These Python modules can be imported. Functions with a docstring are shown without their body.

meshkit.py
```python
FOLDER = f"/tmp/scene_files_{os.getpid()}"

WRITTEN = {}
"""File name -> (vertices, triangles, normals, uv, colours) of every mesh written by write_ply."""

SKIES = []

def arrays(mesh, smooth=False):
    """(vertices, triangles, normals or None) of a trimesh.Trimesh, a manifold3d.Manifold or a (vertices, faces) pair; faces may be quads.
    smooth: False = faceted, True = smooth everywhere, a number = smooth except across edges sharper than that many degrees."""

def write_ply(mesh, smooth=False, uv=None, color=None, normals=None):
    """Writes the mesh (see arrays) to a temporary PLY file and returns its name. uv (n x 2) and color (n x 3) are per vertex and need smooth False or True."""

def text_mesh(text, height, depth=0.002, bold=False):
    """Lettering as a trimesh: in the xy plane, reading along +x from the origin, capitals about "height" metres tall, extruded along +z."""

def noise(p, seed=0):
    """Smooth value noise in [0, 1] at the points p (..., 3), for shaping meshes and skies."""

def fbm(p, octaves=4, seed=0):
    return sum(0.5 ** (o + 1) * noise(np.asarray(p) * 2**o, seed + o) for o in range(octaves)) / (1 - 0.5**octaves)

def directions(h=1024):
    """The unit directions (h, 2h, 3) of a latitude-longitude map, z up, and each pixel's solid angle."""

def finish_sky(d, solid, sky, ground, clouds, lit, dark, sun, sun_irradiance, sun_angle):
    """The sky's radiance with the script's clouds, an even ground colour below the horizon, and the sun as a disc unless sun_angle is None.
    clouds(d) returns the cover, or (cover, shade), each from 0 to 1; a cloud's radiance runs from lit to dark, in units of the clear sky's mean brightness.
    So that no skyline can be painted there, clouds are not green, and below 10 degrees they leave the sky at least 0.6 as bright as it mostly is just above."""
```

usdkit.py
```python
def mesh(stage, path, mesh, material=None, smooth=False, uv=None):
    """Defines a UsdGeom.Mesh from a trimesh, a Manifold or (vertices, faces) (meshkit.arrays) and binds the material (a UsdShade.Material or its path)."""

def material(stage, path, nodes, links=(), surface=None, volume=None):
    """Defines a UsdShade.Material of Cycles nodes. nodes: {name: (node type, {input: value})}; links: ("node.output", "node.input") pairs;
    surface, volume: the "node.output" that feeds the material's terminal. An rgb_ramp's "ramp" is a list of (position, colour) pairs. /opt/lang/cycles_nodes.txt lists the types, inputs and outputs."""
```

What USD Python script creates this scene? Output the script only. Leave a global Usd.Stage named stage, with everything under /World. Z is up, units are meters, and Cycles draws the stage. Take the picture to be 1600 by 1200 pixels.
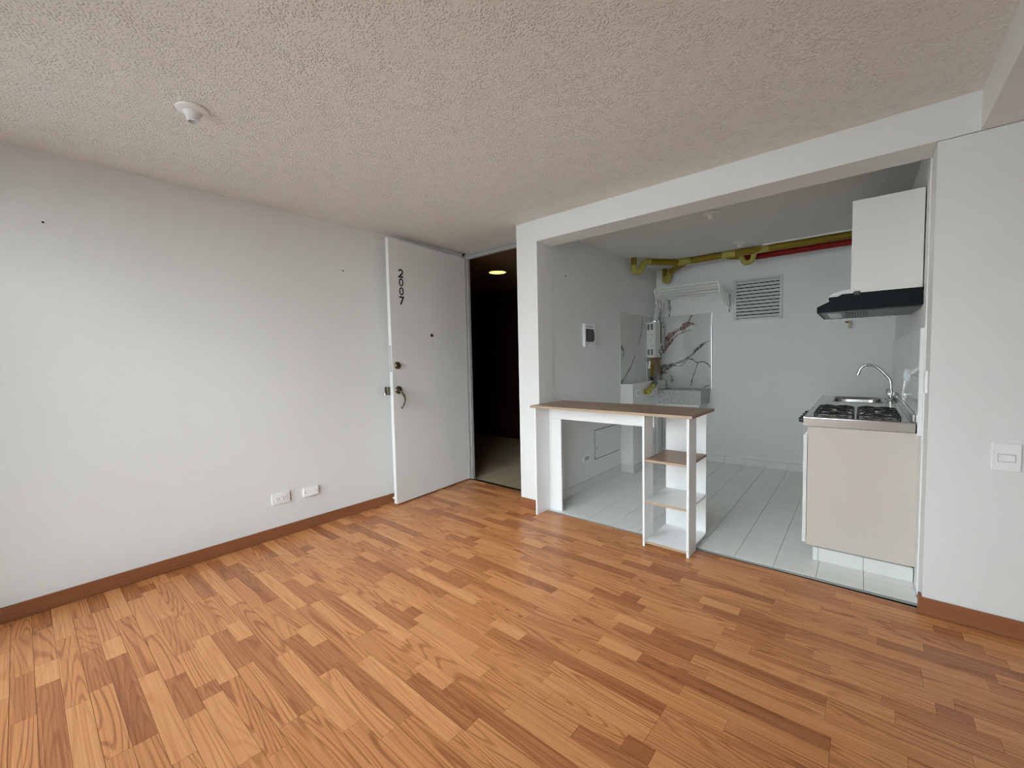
import math, random
import numpy as np, trimesh, manifold3d as m3
import shapely
from shapely.geometry import Polygon, LineString, box as sbox
import usdkit
from pxr import Usd, UsdGeom, UsdLux, UsdShade, Sdf, Gf, Vt

stage = Usd.Stage.CreateInMemory()
UsdGeom.SetStageUpAxis(stage, 'Z'); UsdGeom.SetStageMetersPerUnit(stage, 1.0)
UsdGeom.Xform.Define(stage, '/World'); UsdGeom.Scope.Define(stage, '/World/Looks')
rng = random.Random(7)

# ------------------------------------------------------------------ camera, sky, exposure
EXPOSURE = -0.63
SKY = 14.0
CAM_F = 657.143                                   # focal length in pixels of the 1600-pixel-wide frame
cam = UsdGeom.Camera.Define(stage, '/World/camera')
cam.CreateHorizontalApertureAttr(36.0); cam.CreateVerticalApertureAttr(27.0)
cam.CreateFocalLengthAttr(36.0 * CAM_F / 1600)
cam.CreateClippingRangeAttr(Gf.Vec2f(0.02, 2000)); cam.CreateExposureAttr(EXPOSURE)
R_ = np.array([0.7621452, 0.64708792, -0.02029594]); U_ = np.array([-0.02046821, 0.05541788, 0.99825343])
F_ = np.array([-0.64708249, 0.76039864, -0.0554812]); C_ = np.array([3.1591267, -2.66862528, 1.21411259])
cm = Gf.Matrix4d(*[float(x) for row in ((*R_, 0), (*U_, 0), (*-F_, 0), (*C_, 1)) for x in row])
cam.AddTransformOp().Set(cm)
dome = UsdLux.DomeLight.Define(stage, '/World/sky')
dome.CreateIntensityAttr(1.0)
# hazy overcast sky, brighter overhead than at the horizon
sky_mat = usdkit.material(stage, '/World/Looks/overcast_sky', {
    't': ('texture_coordinate', {}), 's': ('separate_xyz', {}), 'c': ('math', {'math_type': 'maximum', 'value2': 0.0}),
    'm': ('math', {'math_type': 'multiply_add', 'value2': 0.34 * SKY, 'value3': 0.66 * SKY}), 'b': ('background_shader', {'color': (0.88, 1.0, 1.05)})},
    [('t.generated', 's.vector'), ('s.z', 'c.value1'), ('c.value', 'm.value1'), ('m.value', 'b.strength')], surface='b.background')
UsdShade.MaterialBindingAPI.Apply(dome.GetPrim()).Bind(sky_mat)

# ------------------------------------------------------------------ materials
def mat(name, color, rough=0.5, metal=0.0, spec=0.5, bump=None, coat=0.0, vary=0.0, extra=None):
    """bump = (noise scale, distance, detail)"""
    n = {'p': ('principled_bsdf', {'base_color': color, 'roughness': rough, 'metallic': metal, 'specular_ior_level': spec, 'coat_weight': coat, **(extra or {})})}
    l = []
    if bump or vary:
        n['g'] = ('geometry', {})
    if bump:
        n['bn'] = ('noise_texture', {'scale': bump[0], 'detail': bump[2] if len(bump) > 2 else 3.0})
        n['b'] = ('bump', {'strength': 1.0, 'distance': bump[1]})
        l += [('g.position', 'bn.vector'), ('bn.fac', 'b.height'), ('b.normal', 'p.normal')]
    if vary:
        n['vn'] = ('noise_texture', {'scale': 3.0, 'detail': 3.0})
        n['vr'] = ('rgb_ramp', {'ramp': [(0.3, tuple(c * (1 - vary) for c in color)), (0.7, color)]})
        l += [('g.position', 'vn.vector'), ('vn.fac', 'vr.fac'), ('vr.color', 'p.base_color')]
    return usdkit.material(stage, '/World/Looks/' + name, n, l, surface='p.BSDF')

M = {}
M['wall'] = mat('wall_paint', (0.80, 0.80, 0.785), 0.75, spec=0.25, bump=(160, 0.0006, 2))
M['ceil2'] = mat('smooth_ceiling_paint', (0.72, 0.70, 0.66), 0.85, spec=0.2)
M['white_enamel'] = mat('white_enamel', (0.80, 0.80, 0.79), 0.38)
M['frame'] = mat('frame_enamel', (0.36, 0.35, 0.335), 0.4)
M['melamine'] = mat('white_melamine', (0.86, 0.86, 0.86), 0.35)
M['plastic'] = mat('white_plastic', (0.90, 0.90, 0.90), 0.35)
M['grey_plastic'] = mat('grey_plastic', (0.45, 0.45, 0.45), 0.5)
M['dark_collar'] = mat('dark_grey_collar', (0.10, 0.10, 0.09), 0.5)
M['dark'] = mat('dark_gap', (0.012, 0.011, 0.010), 0.9, spec=0.05)
M['black'] = mat('black_metal', (0.012, 0.013, 0.014), 0.35)
M['black_plastic'] = mat('black_plastic', (0.02, 0.02, 0.02), 0.3)
M['hood'] = mat('hood_black', (0.004, 0.007, 0.009), 0.5, spec=0.15)
M['steel'] = mat('brushed_steel', (0.55, 0.54, 0.52), 0.17, metal=1.0)
M['steel_apron'] = mat('brushed_steel_apron', (0.50, 0.48, 0.45), 0.36, metal=1.0)
M['chrome'] = mat('chrome', (0.82, 0.82, 0.82), 0.08, metal=1.0)
M['nickel'] = mat('aged_nickel', (0.17, 0.145, 0.115), 0.3, metal=1.0)
M['brass'] = mat('brass', (0.26, 0.19, 0.11), 0.4, metal=1.0)
M['alu'] = mat('aluminium_duct', (0.90, 0.91, 0.93), 0.26, metal=1.0)
M['floor_tile'] = mat('white_floor_tile', (0.80, 0.80, 0.77), 0.3, vary=0.04)
M['wall_tile'] = mat('glazed_wall_tile', (0.50, 0.51, 0.485), 0.06)
M['skirt_tile'] = mat('skirting_tile', (0.72, 0.72, 0.69), 0.25)
M['grout'] = mat('grout', (0.36, 0.355, 0.33), 0.9)
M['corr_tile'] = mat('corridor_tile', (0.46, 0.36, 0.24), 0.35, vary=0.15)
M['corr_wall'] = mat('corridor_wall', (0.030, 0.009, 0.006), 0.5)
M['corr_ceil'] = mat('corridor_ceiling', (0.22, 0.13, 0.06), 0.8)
M['marble'] = mat('white_marble_tile', (0.64, 0.64, 0.61), 0.07, vary=0.1)
def vein_mat(name, c0, c1, sc):
    return usdkit.material(stage, '/World/Looks/' + name, {'g': ('geometry', {}), 'n': ('noise_texture', {'scale': sc, 'detail': 4.0, 'roughness': 0.6, 'distortion': 1.2}),
        'r': ('rgb_ramp', {'ramp': [(0.36, c0), (0.5, tuple((a + b) / 2 for a, b in zip(c0, c1))), (0.66, c1)]}), 'p': ('principled_bsdf', {'roughness': 0.07})},
        [('g.position', 'n.vector'), ('n.fac', 'r.fac'), ('r.color', 'p.base_color')], surface='p.BSDF')
M['vein_brown'] = vein_mat('marble_vein_brown', (0.10, 0.035, 0.022), (0.42, 0.32, 0.27), 16.0)
M['vein_dark'] = vein_mat('marble_vein_grey', (0.045, 0.042, 0.037), (0.40, 0.39, 0.37), 22.0)
M['granite'] = usdkit.material(stage, '/World/Looks/granite_sink', {'g': ('geometry', {}), 'n': ('noise_texture', {'scale': 75.0, 'detail': 4.0, 'roughness': 0.7}),
    'r': ('rgb_ramp', {'ramp': [(0.3, (0.26, 0.26, 0.245)), (0.5, (0.48, 0.48, 0.455)), (0.7, (0.66, 0.66, 0.63))]}), 'b': ('bump', {'distance': 0.003}), 'p': ('principled_bsdf', {'roughness': 0.6})},
    [('g.position', 'n.vector'), ('n.fac', 'r.fac'), ('r.color', 'p.base_color'), ('n.fac', 'b.height'), ('b.normal', 'p.normal')], surface='p.BSDF')
M['yellow'] = mat('yellow_pvc', (0.24, 0.155, 0.008), 0.5, spec=0.25)
M['yellow_light'] = mat('pale_yellow_fitting', (0.40, 0.36, 0.085), 0.5, spec=0.25)
M['red'] = mat('red_pipe_paint', (0.26, 0.008, 0.006), 0.5, spec=0.2)
M['beige'] = mat('beige_laminate', (0.60, 0.535, 0.475), 0.45, bump=(300, 0.0004))
M['cab_white'] = mat('cabinet_white', (0.74, 0.735, 0.70), 0.4)
M['heater_w'] = mat('heater_enamel', (0.74, 0.74, 0.73), 0.35)
M['heater_g'] = mat('heater_front', (0.66, 0.645, 0.61), 0.4)
M['louver'] = mat('louver_grey', (0.68, 0.68, 0.67), 0.45)
M['rack'] = mat('rack_white', (0.90, 0.88, 0.84), 0.35)
M['number'] = mat('number_black', (0.012, 0.012, 0.012), 0.4)
M['orange'] = mat('orange_hose', (0.24, 0.095, 0.015), 0.5)
M['hole'] = mat('wall_plug_grey', (0.10, 0.09, 0.08), 0.7)
M['ground'] = mat('city_ground', (0.22, 0.22, 0.21), 0.9)
M['acrylic'] = mat('clear_acrylic', (0.95, 0.97, 0.97), 0.05, extra={'transmission_weight': 1.0, 'ior': 1.49})
M['dark_glass'] = mat('smoked_window', (0.014, 0.012, 0.01), 0.15)
M['lamp_glow'] = usdkit.material(stage, '/World/Looks/lamp_glow', {'e': ('emission', {'color': (1.0, 0.84, 0.28), 'strength': 2.3})}, [], surface='e.emission')
M['pane'] = usdkit.material(stage, '/World/Looks/window_glass', {'t': ('transparent_bsdf', {}), 'g': ('glossy_bsdf', {'roughness': 0.0}), 'f': ('fresnel', {'IOR': 1.45}), 'm': ('mix_closure', {})},
                            [('f.fac', 'm.fac'), ('t.BSDF', 'm.closure1'), ('g.BSDF', 'm.closure2')], surface='m.closure')
# stippled ceiling plaster
M['stucco'] = usdkit.material(stage, '/World/Looks/stucco_ceiling', {
    'g': ('geometry', {}), 'p': ('principled_bsdf', {'base_color': (0.83, 0.80, 0.755), 'roughness': 0.8, 'specular_ior_level': 0.3}),
    'n1': ('noise_texture', {'scale': 30.0, 'detail': 2.0, 'roughness': 0.5}), 'nv': ('vector_math', {'math_type': 'multiply_add', 'vector2': (0.012, 0.012, 0.012)}),
    'v': ('voronoi_texture', {'feature': 'smooth_f1', 'scale': 105.0, 'smoothness': 0.4, 'randomness': 1.0}), 'r1': ('rgb_ramp', {'ramp': [(0.0, (1, 1, 1)), (0.25, (0.75, 0.75, 0.75)), (0.5, (0.1, 0.1, 0.1)), (0.62, (0, 0, 0))]}),
    'n2': ('noise_texture', {'scale': 14.0, 'detail': 2.0}), 'mr': ('map_range', {'value': 0, 'from_min': 0.3, 'from_max': 0.65, 'to_min': 0.25, 'to_max': 1.0, 'clamp': True}), 'mm': ('math', {'math_type': 'multiply'}),
    'b': ('bump', {'strength': 1.0, 'distance': 0.0036})},
    [('g.position', 'n1.vector'), ('n1.color', 'nv.vector1'), ('g.position', 'nv.vector3'), ('nv.vector', 'v.vector'), ('v.distance', 'r1.fac'), ('g.position', 'n2.vector'), ('n2.fac', 'mr.value'),
     ('r1.color', 'mm.value1'), ('mr.result', 'mm.value2'), ('mm.value', 'b.height'), ('b.normal', 'p.normal')], surface='p.BSDF')

def wood(name, ramp, rough, grain=(1.3, 24, 24), cath=(1.1, 7.5, 7.5), axis='x', bandamp=0.5, use_tone=True, spec=0.5):
    """Procedural timber: mesh primvar 'tone' = (shade, random offset, cathedral strength)."""
    sc = (lambda t: t if axis == 'x' else (t[1], t[0], t[2]))
    n = {'g': ('geometry', {}), 'a': ('attribute', {'attribute': 'tone'}), 's': ('separate_color', {'color_type': 'rgb'}),
         'o': ('combine_xyz', {}), 'm1': ('math', {'math_type': 'multiply', 'value2': 37.0}), 'm2': ('math', {'math_type': 'multiply', 'value2': 91.0}),
         'add': ('vector_math', {'math_type': 'add'}),
         'mp': ('mapping', {'scale': sc(grain)}), 'n1': ('noise_texture', {'scale': 1.0, 'detail': 5.0, 'roughness': 0.6}),
         'mq': ('mapping', {'scale': sc(cath)}), 'n2': ('noise_texture', {'scale': 1.0, 'detail': 1.0, 'roughness': 0.4, 'distortion': 0.2}),
         'k': ('math', {'math_type': 'multiply', 'value2': 120.0}), 'sn': ('math', {'math_type': 'sine'}), 'ab': ('map_range', {'value': 0, 'from_min': 0.2, 'from_max': 1.0, 'to_min': 0.0, 'to_max': 1.0, 'clamp': True}),
         'cb': ('math', {'math_type': 'multiply'}), 'mf': ('mapping', {'scale': sc((1.3, 150.0, 150.0))}), 'n3': ('noise_texture', {'scale': 1.0, 'detail': 3.0, 'roughness': 0.7}),
         # shade = tone.r + grain - bands
         'c1': ('math', {'math_type': 'multiply_add', 'value2': 0.40}), 'c2': ('math', {'math_type': 'multiply_add', 'value2': -bandamp * 0.5}),
         'c3': ('math', {'math_type': 'multiply_add', 'value2': 0.62}), 'of': ('math', {'math_type': 'subtract', 'value2': 0.51}),
         'r': ('rgb_ramp', {'ramp': ramp}), 'p': ('principled_bsdf', {'roughness': rough, 'specular_ior_level': spec})}
    l = [('a.color', 's.color'), ('s.g', 'm1.value1'), ('s.g', 'm2.value1'), ('m1.value', 'o.x'), ('m2.value', 'o.y'), ('g.position', 'add.vector1'), ('o.vector', 'add.vector2'),
         ('add.vector', 'mp.vector'), ('mp.vector', 'n1.vector'), ('add.vector', 'mq.vector'), ('mq.vector', 'n2.vector'), ('n2.fac', 'k.value1'), ('k.value', 'sn.value1'), ('sn.value', 'ab.value'),
         ('ab.result', 'cb.value1'), ('s.b', 'cb.value2'), ('add.vector', 'mf.vector'), ('mf.vector', 'n3.vector'),
         ('n1.fac', 'c1.value1'), ('s.r', 'c1.value3'), ('cb.value', 'c2.value1'), ('c1.value', 'c2.value3'), ('n3.fac', 'c3.value1'), ('c2.value', 'c3.value3'), ('c3.value', 'of.value1'), ('of.value', 'r.fac'), ('r.color', 'p.base_color')]
    return usdkit.material(stage, '/World/Looks/' + name, n, l, surface='p.BSDF')

M['laminate'] = wood('laminate_floor', [(0.0, (0.14, 0.042, 0.016)), (0.30, (0.31, 0.106, 0.039)), (0.6, (0.56, 0.235, 0.088)), (1.0, (0.78, 0.40, 0.172))], 0.30, cath=(0.75, 9.5, 9.5), bandamp=0.5, spec=0.32)
M['skirt_wood'] = wood('baseboard_wood', [(0.0, (0.15, 0.048, 0.02)), (0.5, (0.27, 0.10, 0.042)), (1.0, (0.38, 0.155, 0.068))], 0.4, bandamp=0.2)
M['skirt_wood_y'] = wood('baseboard_wood_lengthwise', [(0.0, (0.15, 0.048, 0.02)), (0.5, (0.27, 0.10, 0.042)), (1.0, (0.38, 0.155, 0.068))], 0.4, axis='y', bandamp=0.2)
M['oak'] = wood('bar_top_wood', [(0.0, (0.17, 0.10, 0.062)), (0.5, (0.30, 0.19, 0.122)), (1.0, (0.42, 0.285, 0.19))], 0.42, bandamp=0.15)
M['oak_edge'] = wood('bar_edge_band', [(0.0, (0.38, 0.26, 0.17)), (0.5, (0.46, 0.33, 0.22)), (1.0, (0.54, 0.40, 0.28))], 0.45, bandamp=0.1)

# ------------------------------------------------------------------ mesh helpers
def cat(ms): return trimesh.util.concatenate(list(ms))
def bx(x0, x1, y0, y1, z0, z1, c=0.0):
    """box; c = chamfer"""
    if c <= 0:
        b = trimesh.creation.box((x1 - x0, y1 - y0, z1 - z0)); b.apply_translation(((x0 + x1) / 2, (y0 + y1) / 2, (z0 + z1) / 2)); return b
    c = min(c, (x1 - x0) * .45, (y1 - y0) * .45, (z1 - z0) * .45); P = []
    for sx in (0, 1):
        for sy in (0, 1):
            for sz in (0, 1):
                p = np.array([(x0, x1)[sx], (y0, y1)[sy], (z0, z1)[sz]]); d = np.array([(1, -1)[sx], (1, -1)[sy], (1, -1)[sz]]) * c
                for k in range(3):
                    q = p + d; q[k] = p[k]; P.append(q)
    return trimesh.convex.convex_hull(np.array(P))
def smooth_path(pts, n=8):
    pts = np.array(pts, float); P = np.vstack([2 * pts[0] - pts[1], pts, 2 * pts[-1] - pts[-2]]); out = []
    for i in range(1, len(P) - 2):
        for t in np.linspace(0, 1, n, endpoint=False):
            a, b, c, d = P[i - 1:i + 3]
            out.append(0.5 * (2 * b + (c - a) * t + (2 * a - 5 * b + 4 * c - d) * t * t + (3 * b - a - 3 * c + d) * t ** 3))
    return np.array(out + [pts[-1]])
def tube(pts, r, n=12, smooth=0, cap=True):
    p = smooth_path(pts, smooth) if smooth else np.array(pts, float); r = np.broadcast_to(np.asarray(r, float), (len(p),)) if np.ndim(r) == 0 or len(np.atleast_1d(r)) == len(p) else np.interp(np.linspace(0, 1, len(p)), np.linspace(0, 1, len(r)), r)
    t = np.gradient(p, axis=0); t /= np.linalg.norm(t, axis=1, keepdims=True)
    u = np.cross(t[0], (0, 0, 1) if abs(t[0][2]) < 0.9 else (1, 0, 0)); u /= np.linalg.norm(u); V = []
    a = np.linspace(0, 2 * np.pi, n, endpoint=False)
    for i in range(len(p)):
        u = u - t[i] * (u @ t[i]); u /= np.linalg.norm(u); w = np.cross(t[i], u)
        V.append(p[i] + r[i] * (np.cos(a)[:, None] * u + np.sin(a)[:, None] * w))
    V = np.vstack(V); Fc = []
    for i in range(len(p) - 1):
        for j in range(n):
            k = (j + 1) % n; A, B, Cc, D = i * n + j, i * n + k, (i + 1) * n + k, (i + 1) * n + j
            Fc += [(A, B, Cc), (A, Cc, D)]
    if cap:
        V = np.vstack([V, p[0], p[-1]]); s, e = len(V) - 2, len(V) - 1; o = (len(p) - 1) * n
        for j in range(n):
            Fc += [(s, (j + 1) % n, j), (e, o + j, o + (j + 1) % n)]
    return trimesh.Trimesh(V, Fc, process=False)
def lathe(prof, centre=(0, 0, 0), axis='z', n=32):
    """prof: list of (radius, height) along +axis"""
    m = trimesh.creation.revolve(np.array(prof, float), sections=n)
    if axis == 'x': m.apply_transform(trimesh.transformations.rotation_matrix(np.pi / 2, (0, 1, 0)))
    if axis == '-y': m.apply_transform(trimesh.transformations.rotation_matrix(np.pi / 2, (1, 0, 0)))
    if axis == '-x': m.apply_transform(trimesh.transformations.rotation_matrix(-np.pi / 2, (0, 1, 0)))
    m.apply_translation(centre); return m
def prism(poly, depth):                                    # shapely polygon in xy, extruded z 0..depth
    g = list(getattr(poly, 'geoms', [poly]))
    return cat(trimesh.creation.extrude_polygon(p, depth, engine='earcut') for p in g)
def on_plane(m, o, ax, ay, az):                            # local xyz -> o + x*ax + y*ay + z*az
    T = np.eye(4); T[:3, 0], T[:3, 1], T[:3, 2], T[:3, 3] = ax, ay, az, o
    m = m.copy(); m.apply_transform(T)
    return m
def fbm1(x, s): return math.sin(x * 1.7 + s) * .5 + math.sin(x * 4.3 + s * 2.1) * .3 + math.sin(x * 9.1 + s * .7) * .2

# ------------------------------------------------------------------ scene helpers
used = {}
def numbered(parent, name):
    k = (str(parent), name); used[k] = used.get(k, -1) + 1
    return name if used[k] == 0 else f'{name}_{used[k]:03d}'
TH = 0.013                                                  # the kitchen stands turned by 0.75 degrees
KO = np.array([1.1687, 0.0])
def K(u, v): return (KO[0] + u * math.cos(TH) - v * math.sin(TH), KO[1] + u * math.sin(TH) + v * math.cos(TH))
def cd(prim, **kw):
    for k, v in kw.items():
        if v is not None: prim.SetCustomDataByKey(k, v)
def set_tone(mesh, tone):
    pv = UsdGeom.PrimvarsAPI(mesh).CreatePrimvar('tone', Sdf.ValueTypeNames.Color3fArray, 'vertex')
    n = len(mesh.GetPointsAttr().Get()); t = np.asarray(tone, np.float32)
    pv.Set(Vt.Vec3fArray.FromNumpy(np.ascontiguousarray(np.broadcast_to(t, (n, 3)).astype(np.float32))))
def mesh_at(path, m, mt, smooth=False, tone=None):
    me = usdkit.mesh(stage, path, m, M[mt] if isinstance(mt, str) else mt, smooth=smooth)
    if tone is None and mt in ('skirt_wood', 'skirt_wood_y', 'oak', 'oak_edge'): tone = (0.5, rng.random(), 0.5)
    if tone is not None: set_tone(me, tone)
    return me
class Thing:
    """A top-level Xform at the thing's base. Meshes are given in room coordinates, or in kitchen coordinates (u, v, z) when kitchen=True."""
    def __init__(s, name, label=None, category=None, base=(0, 0, 0), kitchen=False, group=None, kind=None, rotz=None, origin=None):
        s.path = '/World/' + numbered('/World', name); s.base = np.array(base, float)
        x = UsdGeom.Xform.Define(stage, s.path)
        if kitchen: p = (*K(base[0], base[1]), base[2]); a = math.degrees(TH)
        else: p = tuple(map(float, base)); a = 0.0
        x.AddTranslateOp().Set(Gf.Vec3d(*map(float, p))); x.AddRotateZOp().Set(float(a))
        cd(x.GetPrim(), label=label, category=category, group=group, kind=kind)
    def part(s, name, m, mt, parent=None, label=None, smooth=False, kind=None, tone=None):
        m = m.copy(); m.apply_translation(-s.base)
        par = parent or s.path
        path = par + '/' + numbered(par, name)
        me = mesh_at(path, m, mt, smooth, tone)
        cd(me.GetPrim(), label=label, kind=kind)
        return path
def struct(name, m, mt, kitchen=False, smooth=False, label=None, tone=None):
    path = '/World/' + numbered('/World', name)
    me = mesh_at(path, m, mt, smooth, tone)
    if kitchen:
        me.AddTranslateOp().Set(Gf.Vec3d(KO[0], KO[1], 0)); me.AddRotateZOp().Set(math.degrees(TH))
    cd(me.GetPrim(), kind='structure', label=label)
    return path
def solo(name, m, mt, label, category, base, kitchen=False, group=None, smooth=False):
    m = m.copy(); m.apply_translation(-np.array(base, float))
    path = '/World/' + numbered('/World', name)
    me = mesh_at(path, m, mt, smooth)
    p = (*K(base[0], base[1]), base[2]) if kitchen else base
    me.AddTranslateOp().Set(Gf.Vec3d(*map(float, p))); me.AddRotateZOp().Set(math.degrees(TH) if kitchen else 0.0)
    cd(me.GetPrim(), label=label, category=category, group=group)
    return path

# ------------------------------------------------------------------ room shell
H, ZB, HK = 2.30, 2.136, 2.275                             # ceiling, underside of beam, kitchen ceiling
YW, XE = -3.25, 4.75                                       # window wall, far right wall
PX0, PX1, JX = 0.9654, 1.1687, 3.367                       # pier left / right, right jamb
KU, KV = 2.195, 2.488                                      # kitchen width and depth
struct('ground', bx(-300, 300, -400, 200, -52, -50), 'ground', label='city ground far below the window')
struct('wall_left', bx(-0.15, 0, YW, 0.31, -0.02, H + .1), 'wall')
struct('wall_entry', cat([bx(-0.15, 0.0, 0.31, 0.345, -.02, H + .1), bx(0.0, PX0 + .1, 0.335, 0.345, 2.29, H + .1)]), 'wall', label='wall around the entrance door frame')
struct('wall_middle', cat([bx(PX0, PX1, 0, 0.2, -.02, H + .05), bx(PX0, 1.13, 0.2, 0.46, -.02, H + .05)]), 'wall', label='white pier between entrance and kitchen')
struct('wall_front', bx(JX, XE + .1, 0, 0.2, -.02, ZB - .003), 'wall', label='white wall right of the kitchen opening')
struct('trim_1', bx(PX1, XE + .1, -0.003, 0.203, ZB, H + .05), 'wall', label='white beam over the kitchen opening')
struct('trim_2', bx(3.495, XE + .1, YW, -0.003, ZB, H + .05), 'wall', label='dropped soffit above the right wall')
struct('wall_right', bx(XE, XE + .12, YW, 0.0, -.02, H + .1), 'wall')
struct('ceiling', cat([bx(-.15, 3.60, YW - .1, 0.0, H, H + .1), bx(-.15, PX0 + .01, 0.0, 0.32, H, H + .1)]), 'stucco')
# window wall behind the camera
WX0, WX1, WZ0, WZ1 = 0.15, 3.10, 0.04, 2.14
struct('wall_window', cat([bx(-.15, WX0, YW - .15, YW, -.02, H + .1), bx(WX1, XE + .12, YW - .15, YW, -.02, H + .1), bx(WX0, WX1, YW - .15, YW, -.02, WZ0), bx(WX0, WX1, YW - .15, YW, WZ1, H + .1)]), 'wall')
w = Thing('window_1', 'wide aluminium window behind the camera', None, ((WX0 + WX1) / 2, YW - .07, WZ0), kind='structure')
fr = [bx(WX0, WX1, YW - .10, YW - .05, WZ0, WZ0 + .05), bx(WX0, WX1, YW - .10, YW - .05, WZ1 - .05, WZ1), bx(WX0, WX0 + .05, YW - .10, YW - .05, WZ0 + .05, WZ1 - .05), bx(WX1 - .05, WX1, YW - .10, YW - .05, WZ0 + .05, WZ1 - .05)]
w.part('frame', cat(fr), 'frame')
w.part('mullion', bx((WX0 + WX1) / 2 - .03, (WX0 + WX1) / 2 + .03, YW - .10, YW - .05, WZ0 + .05, WZ1 - .05), 'frame')
for a, b in ((WX0 + .05, (WX0 + WX1) / 2 - .03), ((WX0 + WX1) / 2 + .03, WX1 - .05)):
    w.part('pane', bx(a, b, YW - .078, YW - .072, WZ0 + .05, WZ1 - .05), 'pane')

# kitchen shell (kitchen coordinates u, v)
wkl = Thing('wall_kitchen_left', None, None, (0, 1, 0), kitchen=True, kind='structure'); wkl.part('plaster', bx(-0.06, 0, 0.19, KV + .1, -.02, HK + .1), 'wall')
wkb = Thing('wall_kitchen_back', None, None, (0, KV, 0), kitchen=True, kind='structure'); wkb.part('plaster', bx(-0.06, KU + .1, KV, KV + .1, -.02, HK + .1), 'wall')
wkr = Thing('wall_kitchen_right', None, None, (KU, 1, 0), kitchen=True, kind='structure'); wkr.part('plaster', bx(KU, KU + .1, 0.17, KV + .1, -.02, HK + .1), 'wall')
struct('ceiling_kitchen', bx(-.06, KU + .1, 0.16, KV + .1, HK, HK + .1), 'ceil2', kitchen=True)

# ------------------------------------------------------------------ laminate floor: three-strip boards running along x
P = 1.147
D1 = [[(-.145, .41, .35), (.19, .66, 1.0), (.62, .57, .6)], [(0, .39, .4), (.62, .60, .9), (.97, .71, .3)], [(.24, .70, .5), (.80, .57, .9)]]
D2 = [[(-.14, .42, .35), (.14, .67, .7), (.60, .60, 1.0)], [(0, .37, .4), (.09, .70, .4), (.48, .54, .6), (.86, .63, 1.0)], [(.05, .62, 1.0), (.52, .55, .5), (.80, .68, .5)]]
rows = {-2.66: (.752, 1), -2.465: (.759, 1), -2.27: (1.242, 2), -2.07: (1.059, 1), -1.876: (1.357, 1), -1.68: (.831, 1), -1.487: (1.442, 2), -1.295: (2.022, 1), -1.10: (2.470, 1)}
def floor_strips():
    out = []; pitch, sw = .1952, .1952 / 3; frng = random.Random(21)
    for k in range(-6, 14):
        yc = -1.876 + k * pitch
        near = min(rows, key=lambda r: abs(r - yc))
        xa, dec = rows[near] if abs(near - yc) < .05 else (frng.uniform(0, P), frng.choice((1, 1, 2)))
        for si, strip in enumerate((D1, D2)[dec - 1]):
            y0 = yc + (si - 1.5) * sw; y1 = y0 + sw
            pieces = []
            for per in range(-3, 5):
                off = xa + per * P
                for i, (s, t, c) in enumerate(strip):
                    e = strip[i + 1][0] if i + 1 < len(strip) else strip[0][0] + P
                    pieces.append((off + s, off + e, t, c))
            for a, b, t, c in pieces:
                out.append((a, b, y0, y1, t + frng.uniform(-.05, .05), frng.random(), c, si))
    return out
REG = [(0.0, XE, YW, 0.0), (0.0, PX0, 0.0, 0.30), (PX1, JX, 0.0, 0.045)]
def project(p):
    d = np.asarray(p, float) - C_; z = d @ F_
    return np.stack([800 + CAM_F * (d @ R_) / z, 600 - CAM_F * (d @ U_) / z], -1), z
floor = Thing('floor', 'wood-look laminate floor of narrow strips', None, (0, 0, 0), kind='structure')
floor.part('underlay', bx(0, XE, YW, 0.30, -.03, -.009), 'dark')
planks = []
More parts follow.
